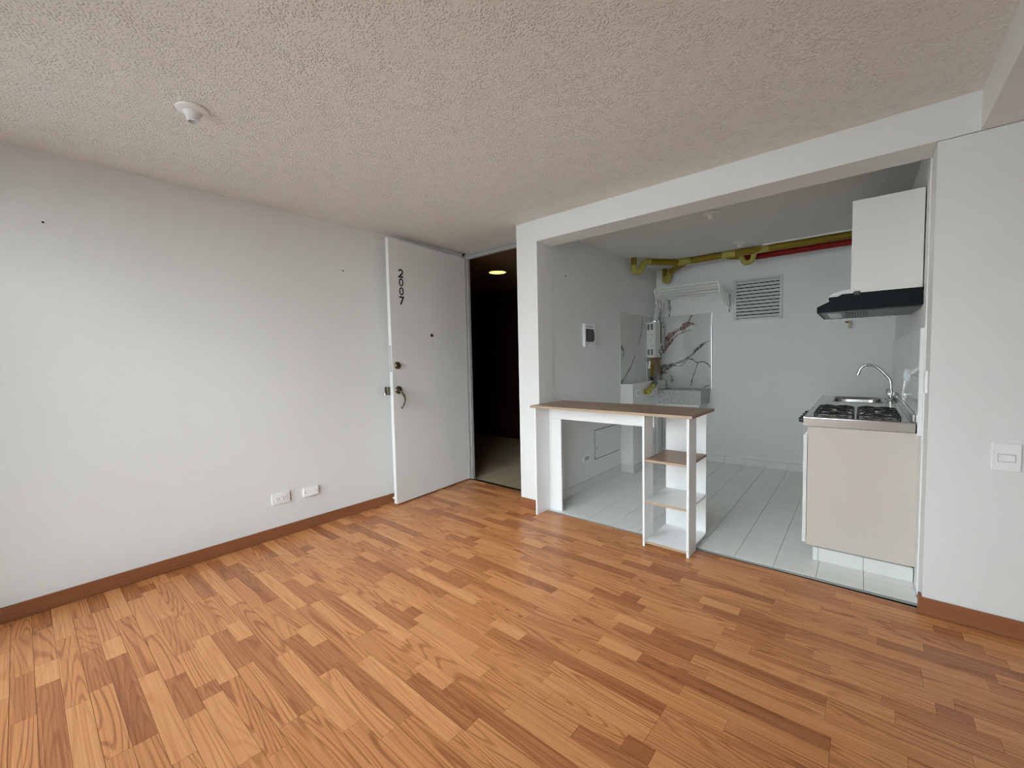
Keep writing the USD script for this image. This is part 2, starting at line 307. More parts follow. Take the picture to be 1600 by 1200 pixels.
for a, b, y0, y1, t, o, c, si in floor_strips():
    for rx0, rx1, ry0, ry1 in REG:
        X0, X1, Y0, Y1 = max(a, rx0), min(b, rx1), max(y0, ry0), min(y1, ry1)
        if X1 - X0 < .006 or Y1 - Y0 < .004: continue
        g = .0004; bo = .0003 if si == 0 and Y0 == y0 else 0.0
        q = np.array([(x, y, 0) for x, y in ((X0, Y0), (X1, Y0), (X1, Y1), (X0, Y1))]); s, z = project(q)
        area = 0.0
        if z.min() > .05 and s[:, 0].max() > 0 and s[:, 0].min() < 1600 and s[:, 1].min() < 1200:
            pg = Polygon(s)
            area = pg.intersection(sbox(0, 0, 1600, 1200)).area if pg.is_valid else 0
        planks.append((area, bx(X0 + g, X1 - g, Y0 + g + bo, Y1 - g, -.009, 0.0), (t, o, c)))
planks.sort(key=lambda p: -p[0])
for area, m, tone in planks[:300]:
    floor.part('plank', m, 'laminate', tone=tone)
rest = planks[300:]
floor.part('plank_field', cat(m for _, m, _ in rest), 'laminate', kind='stuff', tone=np.vstack([np.broadcast_to(t, (len(m.vertices), 3)) for _, m, t in rest]))
floor.part('threshold_strip', bx(0.02, PX0, 0.300, 0.335, -.01, 0.004, .002), 'nickel', label='dark metal threshold under the entrance door')

# kitchen floor tiles
kf = Thing('floor_kitchen', 'white square tiled kitchen floor', None, (0, 0, 0), kitchen=True, kind='structure')
kf.part('grout_bed', bx(0, KU, 0.052, KV, -.03, .0020), 'grout')
us = [0] + [round(-.011 + .2003 * k, 4) for k in range(1, 12) if -.011 + .2003 * k < KU - .02] + [KU]
vs = [0.056] + [round(.0125 + .2003 * k, 4) for k in range(1, 13) if .0125 + .2003 * k < KV - .02] + [KV]
for i in range(len(us) - 1):
    for j in range(len(vs) - 1):
        if us[i] > 1.78 and vs[j] > .35: continue           # under the base cabinet
        dz = rng.uniform(-.0003, .0003)
        kf.part('tile', bx(us[i] + .0012, us[i + 1] - .0012, vs[j] + .0012, vs[j + 1] - .0012, -.004, .0045 + dz, .0012), 'floor_tile')
# tile skirting in the kitchen
bb = Thing('baseboard_kitchen', 'low white tile skirting along the kitchen walls', None, (0, 0, 0), kitchen=True, kind='structure')
for i in range(len(us) - 1):
    if us[i + 1] > .14 and us[i] < 1.75:
        bb.part('tile', bx(max(us[i], .14) + .001, us[i + 1] - .001, KV - .009, KV, .004, .082, .0015), 'skirt_tile')
vv = [v for v in vs if .2 < v < 1.47]
for a, b in zip([.2] + vv, vv + [1.46]):
    if b - a > .02: bb.part('tile', bx(0, .009, a + .001, b - .001, .004, .082, .0015), 'skirt_tile')
bb.part('tile', bx(0.01, .146, 1.460, 1.469, .004, .082, .0015), 'skirt_tile')
for a, b in ((1.469, 1.62), (1.62, 1.82), (1.82, 2.02), (2.02, 2.14)):
    bb.part('tile', bx(.137, .146, a + .001, b - .001, .004, .082, .0015), 'skirt_tile')
struct('wall_low', bx(0, 0.137, 1.469, KV, 0, 0.943, .002), 'wall', kitchen=True, label='low boxed-in wall beside the laundry sink')

# wooden baseboards
struct('baseboard_left', bx(0, .012, YW, 0.30, 0, .078, .003), 'skirt_wood_y')
b2 = Thing('baseboard_front', 'brown wooden baseboard along the front walls', None, (0, 0, 0), kind='structure')
b2.part('board', bx(PX0 - .012, 1.125, -.012, 0, 0, .080, .003), 'skirt_wood'); b2.part('board', bx(PX0 - .012, PX0, 0, .30, 0, .080, .003), 'skirt_wood_y')
b2.part('board', bx(JX - .012, XE, -.012, 0, 0, .080, .003), 'skirt_wood'); b2.part('board', bx(JX - .012, JX, 0.0, .048, 0, .080, .003), 'skirt_wood_y')

# ------------------------------------------------------------------ corridor outside the door
CY0, CY1, CX0, CX1 = 0.345, 2.30, -3.2, 1.09
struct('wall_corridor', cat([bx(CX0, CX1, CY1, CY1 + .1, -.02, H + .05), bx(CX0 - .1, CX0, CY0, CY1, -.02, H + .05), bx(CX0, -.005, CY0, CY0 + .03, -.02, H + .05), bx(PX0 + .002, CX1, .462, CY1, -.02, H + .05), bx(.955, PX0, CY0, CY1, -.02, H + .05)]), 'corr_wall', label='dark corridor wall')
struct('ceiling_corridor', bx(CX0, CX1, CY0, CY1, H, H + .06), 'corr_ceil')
cf = Thing('floor_corridor', 'beige tiled corridor floor beyond the door', None, (0, 0, 0), kind='structure')
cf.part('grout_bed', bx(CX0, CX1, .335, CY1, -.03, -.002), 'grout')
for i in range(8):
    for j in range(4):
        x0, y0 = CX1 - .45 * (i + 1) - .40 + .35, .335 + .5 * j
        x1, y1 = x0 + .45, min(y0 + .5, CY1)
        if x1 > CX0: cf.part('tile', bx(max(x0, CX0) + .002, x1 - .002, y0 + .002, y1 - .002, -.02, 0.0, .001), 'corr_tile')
lp = Thing('ceiling_light', 'round glowing yellow recessed lamp in the dark corridor ceiling', 'ceiling lamp', (-.335, 1.205, H))
lp.part('trim_ring', lathe([(.105, H - .001), (.135, H - .001), (.135, H - .006), (.120, H - .010), (.105, H - .006), (.105, H - .001)], (-.335, 1.205, 0)), 'corr_ceil', smooth=30)
lp.part('diffuser', lathe([(0, H - .006), (.104, H - .006), (.104, H - .001), (0, H - .001)], (-.335, 1.205, 0)), 'lamp_glow', label='glowing yellow round diffuser')

# ------------------------------------------------------------------ entrance door
fr_ = Thing('door_frame', None, None, (0.035, .31, 0), kind='structure')
fr_.part('jamb', cat([bx(0.0, .045, .306, .345, 0, H), bx(0.045, .067, .316, .345, 0, 2.235)]), 'frame')
fr_.part('jamb', bx(.935, PX0, .306, .345, 0, H), 'frame')
fr_.part('head', cat([bx(0.0, PX0, .306, .345, 2.274, H), bx(0.0, PX0, .316, .345, 2.262, 2.274), bx(0.0, PX0, .310, .345, 2.235, 2.262)]), 'frame')
A2, B2 = np.array([.118, -.635]), np.array([.040, .300]); t2 = (B2 - A2) / np.linalg.norm(B2 - A2); n2 = np.array([t2[1], -t2[0]]); LW = np.linalg.norm(B2 - A2)
def leaf(m):                                                # leaf coordinates: x = distance from the free edge, y = height, z = out of the face
    return on_plane(m, (A2[0], A2[1], 0), (t2[0], t2[1], 0), (0, 0, 1), (n2[0], n2[1], 0))
dr = Thing('door_1', 'white entrance door standing open against the left wall', None, (B2[0], B2[1], 0), kind='structure')
dr.part('leaf', leaf(bx(0, LW, .012, 2.25, -.036, 0, .0015)), 'white_enamel')
def stroke(ls, w=.0125): return ls.buffer(w / 2, cap_style=2, join_style=2, resolution=24)
def arc(cx, cy, rx, ry, a0, a1, n=40): return [(cx + rx * math.cos(a), cy + ry * math.sin(a)) for a in np.radians(np.linspace(a0, a1, n))]
dh = .068
two = stroke(LineString(arc(.022, dh - .022, .0185, .0185, 165, -35) + [(.0045, .005), (.047, .005)]))
zero = Polygon(arc(.024, dh / 2, .0235, dh / 2, 0, 359, 60)).difference(Polygon(arc(.024, dh / 2, .0135, dh / 2 - .010, 0, 359, 60)))
seven = stroke(LineString([(.0, dh - .005), (.042, dh - .005), (.012, 0)]))
for ch, zb in ((two, 1.938), (zero, 1.863), (zero, 1.788), (seven, 1.710)):
    m = prism(ch, .002); m.apply_translation((.100, zb, 0)); dr.part('number', leaf(m), 'number')
def on_leaf(prof, s, z, n=28): m = trimesh.creation.revolve(np.array(prof, float), sections=n); m.apply_translation((s, z, 0)); return leaf(m)
pp = dr.part('peephole', on_leaf([(0, .0), (.014, .0), (.014, .004), (.009, .006), (0, .006)], .459, 1.461), 'black_plastic', smooth=30)
dr.part('peephole_lens', on_leaf([(0, .006), (.0065, .0062), (0, .008)], .459, 1.461), 'chrome', smooth=30)
dr.part('deadbolt', on_leaf([(0, 0), (.031, 0), (.031, .006), (.024, .016), (.019, .018), (0, .018)], .052, 1.193), 'nickel', smooth=30)
hd = dr.part('handle', on_leaf([(0, 0), (.034, 0), (.034, .006), (.028, .013), (.014, .016), (.012, .03), (0, .03)], .056, .985), 'nickel', smooth=30, label='aged nickel handle rose with a long curved grip')
gp = tube([(.056, .975, .028), (.064, .955, .042), (.080, .930, .046), (.082, .895, .044), (.072, .862, .04), (.062, .838, .034), (.060, .828, .03)], [.008, .008, .0095, .0105, .009, .0075, .010], 12, 6)
dr.part('grip', leaf(gp), 'nickel', parent=hd, smooth=30)
dr.part('edge_plate', leaf(bx(-.0018, 0, 1.14, 1.36, -.029, -.007)), 'grey_plastic')
lt = dr.part('latch', leaf(bx(-.030, .0, .945, 1.015, -.075, -.034, .003)), 'nickel')
dr.part('latch_bolt', leaf(bx(-.045, -.028, .946, .966, -.080, -.050, .003)), 'chrome', parent=lt)
dr.part('doorstop', leaf(tube([(.02, .052, -.034), (.02, .052, -.072)], .009, 12)), 'plastic', smooth=30)
dr.part('hinge', leaf(cat([tube([(LW + .002, z, .003), (LW + .002, z + .1, .003)], .006, 10) for z in (.25, 1.1, 1.95)])), 'frame', smooth=30)

# ------------------------------------------------------------------ bar table
bt = Thing('bar_table', 'white breakfast bar table with brown wood top and open shelves across the kitchen opening', 'table', (1.77, .1, 0))
TZ0, TZ1 = .848, .866
bt.part('tabletop', bx(1.168, 2.372, -.119, .345, TZ0, TZ1, .001), 'oak', label='brown wood-grain bar top')
bt.part('edge_band', bx(1.168, 2.372, -.121, -.119, TZ0, TZ1), 'oak_edge', label='pale wood edge strip')
bt.part('side_panel', bx(1.181, 1.196, -.085, .086, 0.0, TZ0, .0008), 'melamine')
bt.part('leg_panel', bx(1.196, 1.312, .086, .101, 0.006, .744, .0008), 'melamine')
bt.part('apron', bx(1.196, 2.062, .086, .101, .745, TZ0, .0008), 'melamine')
for x in (2.062, 2.337):
    bt.part('upright', bx(x, x + .0145, -.108, .030, 0.0, TZ0, .0008), 'melamine')
bt.part('back_panel', bx(2.074, 2.342, .270, .285, 0.006, TZ0, .0008), 'melamine')
for z, mt in ((.018, 'melamine'), (.281, 'melamine'), (.551, 'oak')):
    sh = bt.part('shelf', bx(2.0768, 2.3368, -.096, .270, z, z + .015, .0005), mt, label='brown wood-grain shelf' if mt == 'oak' else None)
    bt.part('edge_band', bx(2.0768, 2.3368, -.0975, -.096, z, z + .015), 'oak_edge', parent=sh, label='pale wood edge strip')
    bt.part('shelf_lip', bx(2.3368, 2.345, .0302, .270, z, z + .015, .0005), mt, parent=sh)
for x in (2.069, 2.3443):
    bt.part('screw_cap', lathe([(0, 0), (.003, 0), (.003, .0008), (0, .0008)], (x, -.1075, .042), '-y', 12), 'grey_plastic')

# ------------------------------------------------------------------ laundry corner (kitchen coordinates)
def veins(t, paths, mt, org, ax, ay, az, par):
    for pts, ws, sd in paths:
        p = smooth_path(np.array([(*q, 0) for q in pts]), 10)[:, :2]; n = len(p)
        w_ = np.interp(np.linspace(0, 1, n), np.linspace(0, 1, len(ws)), ws) * (1.45 if mt == 'vein_dark' else 1.0)
        d = np.gradient(p, axis=0); d /= np.linalg.norm(d, axis=1, keepdims=True) + 1e-9; nn = np.stack([-d[:, 1], d[:, 0]], 1)
        a = np.array([p[i] + nn[i] * (w_[i] * (.5 + .28 * fbm1(i * .13, sd)) + .004 * fbm1(i * .1, sd * 3)) for i in range(n)])
        b = np.array([p[i] - nn[i] * (w_[i] * (.5 + .28 * fbm1(i * .15, sd + 5)) - .004 * fbm1(i * .1, sd * 3)) for i in range(n)])
        V, Fc = [], []
        for i in range(n): V += [(*a[i], .0004), (*b[i], .0004)]
        for i in range(n - 1): Fc += [(2 * i, 2 * i + 1, 2 * i + 3), (2 * i, 2 * i + 3, 2 * i + 2)]
        m = trimesh.Trimesh(V, Fc, process=False)
        t.part('vein', on_plane(m, org, ax, ay, az), mt, parent=par)
mb = wkb
pn = mb.part('marble_tile', bx(.0105, .637, KV - .012, KV, .843, 1.710, .001), 'marble', label='white marble-look tile with brown and grey veins')
mb.part('edge_trim', tube([(.641, KV - .006, .843), (.641, KV - .006, 1.712)], .0085, 20), 'alu', smooth=30, label='shiny rounded vertical edge trim')
XB = ((0, KV - .012, 0), (1, 0, 0), (0, 0, 1), (0, -1, 0))
veins(mb, [([(.030, 1.20), (.079, 1.298), (.111, 1.376), (.166, 1.466), (.235, 1.524), (.31, 1.558), (.384, 1.598), (.471, 1.592)], [.05, .07, .06, .05, .05, .055, .05, .004], 1.3),
           ([(.095, 1.290), (.111, 1.313), (.166, 1.389), (.235, 1.463), (.325, 1.511), (.428, 1.528)], [.03, .04, .035, .02, .018, .003], 4.1),
           ([(.369, 1.599), (.398, 1.65), (.427, 1.700)], [.008, .02, .022], 2.2)], 'vein_brown', *XB, pn)
veins(mb, [([(.02, 1.046), (.079, 1.093), (.158, 1.124), (.25, 1.146), (.341, 1.176), (.414, 1.228), (.486, 1.308), (.549, 1.358), (.626, 1.399)], [.03, .03, .022, .014, .016, .02, .018, .022, .004], 6.2),
           ([(.031, 1.014), (.127, 1.069), (.205, 1.116), (.266, 1.108), (.326, 1.13), (.37, 1.183)], [.03, .03, .014, .006, .008, .004], 3.4),
           ([(.378, 1.198), (.443, 1.182), (.487, 1.144), (.543, 1.158), (.599, 1.135), (.634, 1.09)], [.006, .012, .008, .007, .014, .01], 7.7),
           ([(.494, 1.144), (.473, 1.069), (.437, .97), (.415, .879)], [.004, .008, .006, .010], 9.3),
           ([(.545, .852), (.587, .875), (.629, .891)], [.004, .008, .004], 5.3)], 'vein_dark', *XB, pn)
ml = wkl
pl = ml.part('marble_tile', bx(0, .010, 1.457, KV - .0125, .945, 1.700, .001), 'marble', label='marble-look tile with grey veins beside the water heater')
XLf = ((.010, 0, 0), (0, 1, 0), (0, 0, 1), (1, 0, 0))
veins(ml, [([(1.465, .956), (1.557, 1.007), (1.62, 1.06), (1.717, 1.127), (1.784, 1.197), (1.835, 1.261)], [.028, .02, .018, .012, .018, .004], 2.9),
           ([(2.012, 1.69), (2.03, 1.615), (2.0, 1.518), (1.957, 1.429), (1.904, 1.355)], [.008, .016, .02, .012, .003], 6.6),
           ([(1.462, 1.34), (1.50, 1.315), (1.529, 1.282), (1.498, 1.214)], [.03, .03, .02, .003], 8.8)], 'vein_dark', *XLf, pl)

# laundry sink: cast block with a basin, on a base
def boxm(x0, x1, y0, y1, z0, z1):
    return m3.Manifold.cube((x1 - x0, y1 - y0, z1 - z0)).translate((x0, y0, z0))
def rbox(x0, x1, y0, y1, z0, z1, r):
    return m3.Manifold.batch_hull([m3.Manifold.sphere(r, 20).translate((x, y, z)) for x in (x0 + r, x1 - r) for y in (y0 + r, y1 - r) for z in (z0 + r, z1 - r)])
sk = Thing('laundry_sink', 'grey speckled granite laundry sink against the marble splash panel', 'sink', (.38, 2.32, .0), kitchen=True)
body = boxm(.1385, .621, 2.139, KV - .0125, .683, .842) - rbox(.175, .585, 2.18, 2.44, .715, 1.2, .03)
sk.part('basin', trimesh.Trimesh(body.to_mesh().vert_properties[:, :3], body.to_mesh().tri_verts, process=False), 'granite')
sk.part('bottom_lip', bx(.1385, .600, 2.152, KV - .0125, .630, .683, .004), 'skirt_tile', label='paler ledge under the sink')
sk.part('support', bx(.147, .30, 2.30, KV - .013, .005, .630), 'granite')
solo('corner_trim', bx(.1375, .146, 2.136, 2.145, .005, .945, .001), 'white_enamel', 'slim white vertical corner trim at the end of the low wall', 'trim', (.141, 2.14, .005), kitchen=True)
tp = Thing('laundry_tap', 'small chrome wall tap over the laundry sink', 'tap', (.20, KV - .012, .945), kitchen=True)
tp.part('body', cat([lathe([(0, 0), (.022, 0), (.022, .008), (.010, .014), (.010, .07), (0, .07)], (.195, KV - .012, .945), '-y', 20)]), 'chrome', smooth=30)
tp.part('spout', tube([(.195, KV - .075, .945), (.205, KV - .11, .950), (.23, KV - .15, .942), (.245, KV - .165, .925)], .009, 12, 5), 'chrome', smooth=30)
tp.part('handle', cat([tube([(.195, KV - .06, .955), (.195, KV - .06, .985)], .006, 10), tube([(.165, KV - .06, .985), (.225, KV - .06, .985)], .006, 10)]), 'chrome', smooth=30)

# fittings on the low wall
yp = Thing('drain_stub', 'short yellow drain pipe stub slanting across the low wall', 'pipe', (.146, 1.85, .84), kitchen=True)
yp.part('tube', tube([(.185, 1.755, .835), (.185, 1.915, .915)], .027, 20), 'yellow_light', smooth=30)
yp.part('collar', tube([(.185, 1.898, .9065), (.185, 1.955, .935)], .032, 20), 'dark_collar', smooth=30, label='grey end collar')
yp.part('elbow', tube([(.138, 1.770, .842), (.165, 1.772, .842), (.185, 1.79, .852)], .022, 16, 5), 'yellow', smooth=30)
ws = Thing('wall_socket', 'white socket plate on the side of the low wall left of the yellow stub', 'socket', (.137, 1.57, .81), kitchen=True)
ws.part('plate', bx(.137, .147, 1.545, 1.62, .808, .886, .003), 'plastic'); ws.part('insert', bx(.147, .149, 1.567, 1.598, .828, .866, .001), 'grey_plastic')
wt = Thing('washer_tap', 'tiny chrome washing machine valve low on the low wall', 'tap', (.137, 1.84, .77), kitchen=True)
wt.part('body', tube([(.137, 1.86, .785), (.19, 1.86, .785)], .011, 14), 'chrome', smooth=30)
wt.part('knob', tube([(.172, 1.835, .788), (.172, 1.80, .790)], .013, 14), 'chrome', smooth=30)

# water heater with flue, pipes and valve
wh = Thing('water_heater', 'slim white gas water heater hung on the side wall by the marble panel', 'water heater', (.06, 2.30, 1.216), kitchen=True)
V0, V1, U0, U1, Z0, Z1 = 2.148, 2.455, .0105, .110, 1.216, 1.628
wh.part('case', bx(U0, U1 - .004, V0, V1, Z0, Z1, .004), 'heater_w')
wh.part('front_panel', bx(U1 - .004, U1 + .006, V0 + .004, 2.318, Z0 + .004, Z1 - .002, .003), 'heater_g', label='warm grey front panel')
wh.part('front_panel', bx(U1 - .004, U1 + .006, 2.356, V1 - .004, Z0 + .004, Z1 - .002, .003), 'heater_g')
wh.part('window_slot', bx(U1 - .004, U1 + .001, 2.318, 2.356, 1.385, Z1 - .004), 'dark', label='black vertical slot in the front')
wh.part('window_slot', bx(U1 - .004, U1 + .001, 2.318, 2.356, Z0 + .010, 1.268), 'dark')
wh.part('infill', bx(U1 - .004, U1 + .004, 2.318, 2.356, 1.268, 1.385), 'heater_g')
wh.part('badge', bx(U1 + .006, U1 + .0075, 2.385, 2.425, 1.575, 1.590), 'number')
for (v, z) in ((2.362, 1.331), (2.291, 1.287), (2.408, 1.287)):
    kb = wh.part('knob', lathe([(0, 0), (.020, 0), (.020, .012), (.015, .018), (0, .018)], (U1 + .006, v, z), 'x', 20), 'chrome', smooth=30)
    wh.part('knob_bezel', lathe([(.020, 0), (.026, 0), (.026, .003), (.020, .003), (.020, 0)], (U1 + .006, v, z), 'x', 20), 'black_plastic', parent=kb)
for zc in (1.572, 1.280):
    for uc in (.035, .077):
        for k in range(3):
            u = uc + (k - 1) * .0085
            wh.part('vent_slot', bx(u - .0030, u + .0030, V0 - .0008, V0 + .002, zc - .034, zc + .034), 'dark')
for (u0, u1, z0, z1) in ((.066, .088, 1.470, 1.492), (.066, .094, 1.448, 1.453), (.060, .066, 1.395, 1.432), (.060, .094, 1.345, 1.362)):
    wh.part('sticker', bx(u0, u1, V0 - .0006, V0 + .001, z0, z1), 'grey_plastic')
wh.part('flue', tube([(.062, 2.285, Z1 - .002), (.062, 2.285, 1.66), (.072, 2.30, 1.75), (.085, 2.32, 1.86), (.088, 2.33, 1.90)], .036, 24, 5), 'alu', smooth=30, label='shiny aluminium flue duct')
wh.part('flue_collar', lathe([(.036, 1.626), (.046, 1.626), (.046, 1.650), (.038, 1.655), (.036, 1.626)], (.062, 2.285, 0)), 'alu', smooth=30)
gs = Thing('gas_hose', 'yellow gas hose with black valve hanging below the water heater', 'hose', (.05, 2.22, .943), kitchen=True)
gs.part('hose', tube([(.060, 2.20, 1.222), (.058, 2.19, 1.15), (.052, 2.205, 1.06), (.045, 2.21, .99)], .0125, 12, 6), 'yellow', smooth=30)
gs.part('hose', tube([(.075, 2.26, 1.222), (.08, 2.25, 1.16), (.06, 2.235, 1.08), (.050, 2.225, 1.00)], .010, 12, 6), 'orange', smooth=30, label='orange brown flexible tube')
gs.part('white_pipe', tube([(.045, 2.165, 1.175), (.035, 2.16, 1.09)], .014, 12), 'plastic', smooth=30)
gs.part('valve', cat([tube([(.048, 2.215, .943), (.048, 2.215, .985)], .018, 14), tube([(.048, 2.20, .972), (.048, 2.15, .982)], .008, 10)]), 'black_plastic', smooth=30)
wp = Thing('water_pipe', 'bent brown copper water pipes beside the gas hose', 'pipe', (.10, 2.35, .944), kitchen=True)
wp.part('tube', tube([(.085, 2.32, 1.22), (.088, 2.32, 1.13), (.10, 2.33, 1.06), (.12, 2.36, 1.03), (.13, 2.44, 1.03), (.13, KV - .012, 1.03)], .008, 12, 6), 'orange', smooth=30)
wp.part('tube', tube([(.07, 2.38, 1.22), (.075, 2.38, 1.10), (.09, 2.38, .99), (.095, 2.38, .943)], .008, 12, 6), 'brass', smooth=30)
solo('pipe_cover', bx(.0105, .020, 2.144, 2.154, .944, 1.16, .002), 'plastic', 'thin white vertical pipe cover under the water heater', 'trim', (.015, 2.15, .944), kitchen=True)

# wall-mounted scissor drying rack
rk = Thing('drying_rack', 'white wire folding drying rack pulled out from the wall above the laundry sink', 'drying rack', (.50, KV, 1.70), kitchen=True)
RX0, RX1 = .170, .828
RB = [(1.978 + i * .102, 1.976 - i * .0165) for i in range(5)]
for (v, z) in RB:
    dv, dz = .085, -.175; c = .022
    pth = [(RX0, v + dv, z + dz), (RX0, v + dv * .12, z - .022), (RX0 + c * .3, v, z - .006), (RX0 + c, v, z), (RX1 - c, v, z), (RX1 - c * .3, v, z - .006), (RX1, v + dv * .12, z - .022), (RX1, v + dv, z + dz)]
    rk.part('bar', tube(pth, .0062, 10), 'rack', smooth=40)
for x in (RX0, RX1):
    for i in range(5):
        v, z = RB[i]
        rk.part('scissor_arm', tube([(x + .006, v + .012, z - .165), (x + .006, min(v + .10, KV - .012), z - .015)], .0034, 8), 'rack', smooth=40)
    rk.part('wall_plate', bx(x - .012, x + .012, KV - .010, KV, 1.712, 1.912, .002), 'rack')
    rk.part('slide_rod', tube([(x, KV - .022, 1.73), (x, KV - .022, 1.90)], .004, 8), 'nickel')
    rk.part('hook', tube([(x, KV - .022, 1.735), (x, KV - .04, 1.722), (x, KV - .03, 1.705)], .004, 8), 'black_plastic')

# louvred vent
vn = Thing('wall_vent', 'grey louvred air vent high on the kitchen back wall', 'vent', (1.093, KV, 1.60), kitchen=True)
vx0, vx1, vz0, vz1 = .866, 1.322, 1.597, 2.045
vn.part('frame', cat([bx(vx0, vx1, KV - .012, KV, vz0, vz0 + .022, .002), bx(vx0, vx1, KV - .012, KV, vz1 - .022, vz1, .002), bx(vx0, vx0 + .026, KV - .012, KV, vz0, vz1, .002), bx(vx1 - .026, vx1, KV - .012, KV, vz0, vz1, .002)]), 'louver')
vn.part('backing', bx(vx0 + .02, vx1 - .02, KV - .003, KV - .0005, vz0 + .02, vz1 - .02), 'dark')
for k in range(11):
    z = vz0 + .040 + k * .0367; q = trimesh.creation.box((vx1 - vx0 - .05, .003, .030)); q.apply_transform(trimesh.transformations.rotation_matrix(math.radians(32), (1, 0, 0))); q.apply_translation(((vx0 + vx1) / 2, KV - .016, z))
    vn.part('slat', q, 'louver')

# ------------------------------------------------------------------ pipes under the kitchen ceiling (room coordinates)
ZP, R = 2.240, .0325
dp = Thing('drain_pipe', 'yellow drain pipe with pale couplings and traps under the kitchen ceiling', 'pipe', (2.3, 2.05, ZP))
dp.part('main_pipe', tube([(1.58, 2.055, ZP), (3.33, 2.043, ZP)], R, 24), 'yellow', smooth=30)
for x0, x1 in ((1.535, 1.685), (1.985, 2.115), (2.275, 2.405)):
    dp.part('coupling', tube([(x0, 2.055, ZP), (x0 + .004, 2.055, ZP), (x1 - .004, 2.05, ZP), (x1, 2.05, ZP)], [R + .001, R + .0025, R + .0025, R + .001], 24), 'yellow_light', smooth=30)
dp.part('branch_pipe', tube([(1.335, 1.778, ZP), (1.56, 2.06, ZP)], R * .92, 24), 'yellow', smooth=30)
dp.part('trap', tube([(1.345, 1.79, ZP), (1.315, 1.752, ZP - .002), (1.292, 1.722, ZP - .035), (1.272, 1.698, ZP - .092), (1.250, 1.670, ZP - .105), (1.232, 1.648, ZP - .085), (1.226, 1.641, ZP - .04)], R * 1.03, 20, 6), 'yellow_light', smooth=30, label='pale yellow trap bend nearest the side wall')
dp.part('riser', tube([(1.226, 1.641, ZP - .05), (1.226, 1.641, HK)], R * .9, 20), 'yellow', smooth=30)
dp.part('branch_pipe', tube([(1.63, 2.065, ZP - .01), (1.345, 2.375, ZP - .02)], R * .85, 20), 'yellow', smooth=30)
dp.part('trap', tube([(1.36, 2.36, ZP - .022), (1.335, 2.385, ZP - .035), (1.322, 2.395, ZP - .08), (1.300, 2.41, ZP - .115), (1.268, 2.43, ZP - .10), (1.258, 2.436, ZP - .06)], R * .98, 20, 6), 'yellow_light', smooth=30, label='pale yellow trap bend in the wall corner')
dp.part('riser', tube([(1.258, 2.436, ZP - .07), (1.258, 2.436, HK)], R * .85, 20), 'yellow', smooth=30)
dp.part('branch_pipe', tube([(2.03, 2.07, ZP - .012), (2.13, 2.10, ZP - .028)], R * .85, 20), 'yellow', smooth=30)
dp.part('trap', tube([(2.10, 2.095, ZP - .025), (2.15, 2.105, ZP - .032), (2.168, 2.107, ZP - .06), (2.186, 2.107, ZP - .088), (2.215, 2.107, ZP - .096), (2.246, 2.107, ZP - .084), (2.262, 2.102, ZP - .05), (2.275, 2.075, ZP - .012)], R * .75, 20, 6), 'yellow_light', smooth=30, label='pale yellow trap bend beside the red pipe')
rp = Thing('sprinkler_pipe', 'straight red pipe running below the yellow pipe under the kitchen ceiling', 'pipe', (2.7, 2.215, 2.212))
rp.part('tube', tube([(2.13, 2.225, 2.212), (3.33, 2.208, 2.212)], .0285, 24), 'red', smooth=30)
for x in (2.9, 3.25): rp.part('hanger', bx(x - .006, x + .006, 2.19, 2.24, 2.236, HK), 'plastic')
solo('conduit', tube([(2.36, 1.995, HK - .009), (3.33, 1.983, HK - .009)], .009, 14), 'plastic', 'thin white conduit along the kitchen ceiling beside the yellow pipe', 'conduit', (2.85, 1.99, HK - .009), smooth=30)

# ------------------------------------------------------------------ lamp holders, plates and plugs
def lampholder(x, y, z, label, kit=False, mt='plastic'):
    t = Thing('lamp_holder', label, 'lamp holder', (x, y, z), kitchen=kit, group=None)
    t.part('base', lathe([(0, z), (.058, z), (.060, z - .004), (.056, z - .010), (.036, z - .016), (0, z - .016)], (x, y, 0)), mt, smooth=35)
    so = t.part('socket', lathe([(.036, z - .014), (.026, z - .026), (.0225, z - .052), (.0185, z - .054), (.0175, z - .030), (0, z - .030)], (x, y, 0)), mt, smooth=35)
    t.part('contact', lathe([(0, z - .0315), (.014, z - .0315), (.014, z - .0305), (0, z - .0305)], (x, y, 0)), 'dark', parent=so)
lampholder(.962, -2.128, H, 'empty white lamp holder on the stippled living room ceiling')
lampholder(1.09, .70, HK, 'empty white lamp holder on the kitchen ceiling nearer the beam', True, 'ceil2')
lampholder(1.07, 1.74, HK, 'empty white lamp holder on the kitchen ceiling near the yellow pipes', True, 'ceil2')

so = Thing('wall_outlet', 'white double power outlet low on the left wall', 'outlet', (0, -1.509, .277))
so.part('plate', bx(0, .009, -1.570, -1.448, .238, .317, .003), 'plastic'); so.part('insert', bx(.009, .0125, -1.546, -1.472, .256, .299, .0015), 'plastic')
for yc in (-1.530, -1.489):
    so.part('slot', cat([bx(.0122, .0132, yc - .009, yc - .0065, .274, .284), bx(.0122, .0132, yc + .0055, yc + .008, .274, .284), bx(.0122, .0132, yc - .002, yc + .002, .263, .268)]), 'dark')
bp = Thing('blank_plate', 'white blank cover plate with two screws right of the power outlet', 'cover plate', (0, -1.30, .273))
bp.part('plate', bx(0, .012, -1.356, -1.243, .239, .308, .004), 'plastic')
for y in (-1.339, -1.259): bp.part('screw', lathe([(0, 0), (.0045, 0), (.004, .0015), (0, .0015)], (.0118, y, .2735), 'x', 14), 'grey_plastic')
sw = Thing('light_switch', 'white light switch on the wall right of the kitchen opening', 'switch', (3.604, 0, .766))
sw.part('plate', bx(3.562, 3.646, -.009, 0, .708, .826, .003), 'plastic')
sw.part('rocker', bx(3.581, 3.628, -.0125, -.009, .750, .779, .0015), 'plastic'); sw.part('rocker_gap', bx(3.579, 3.630, -.0095, -.0088, .748, .781), 'grey_plastic')
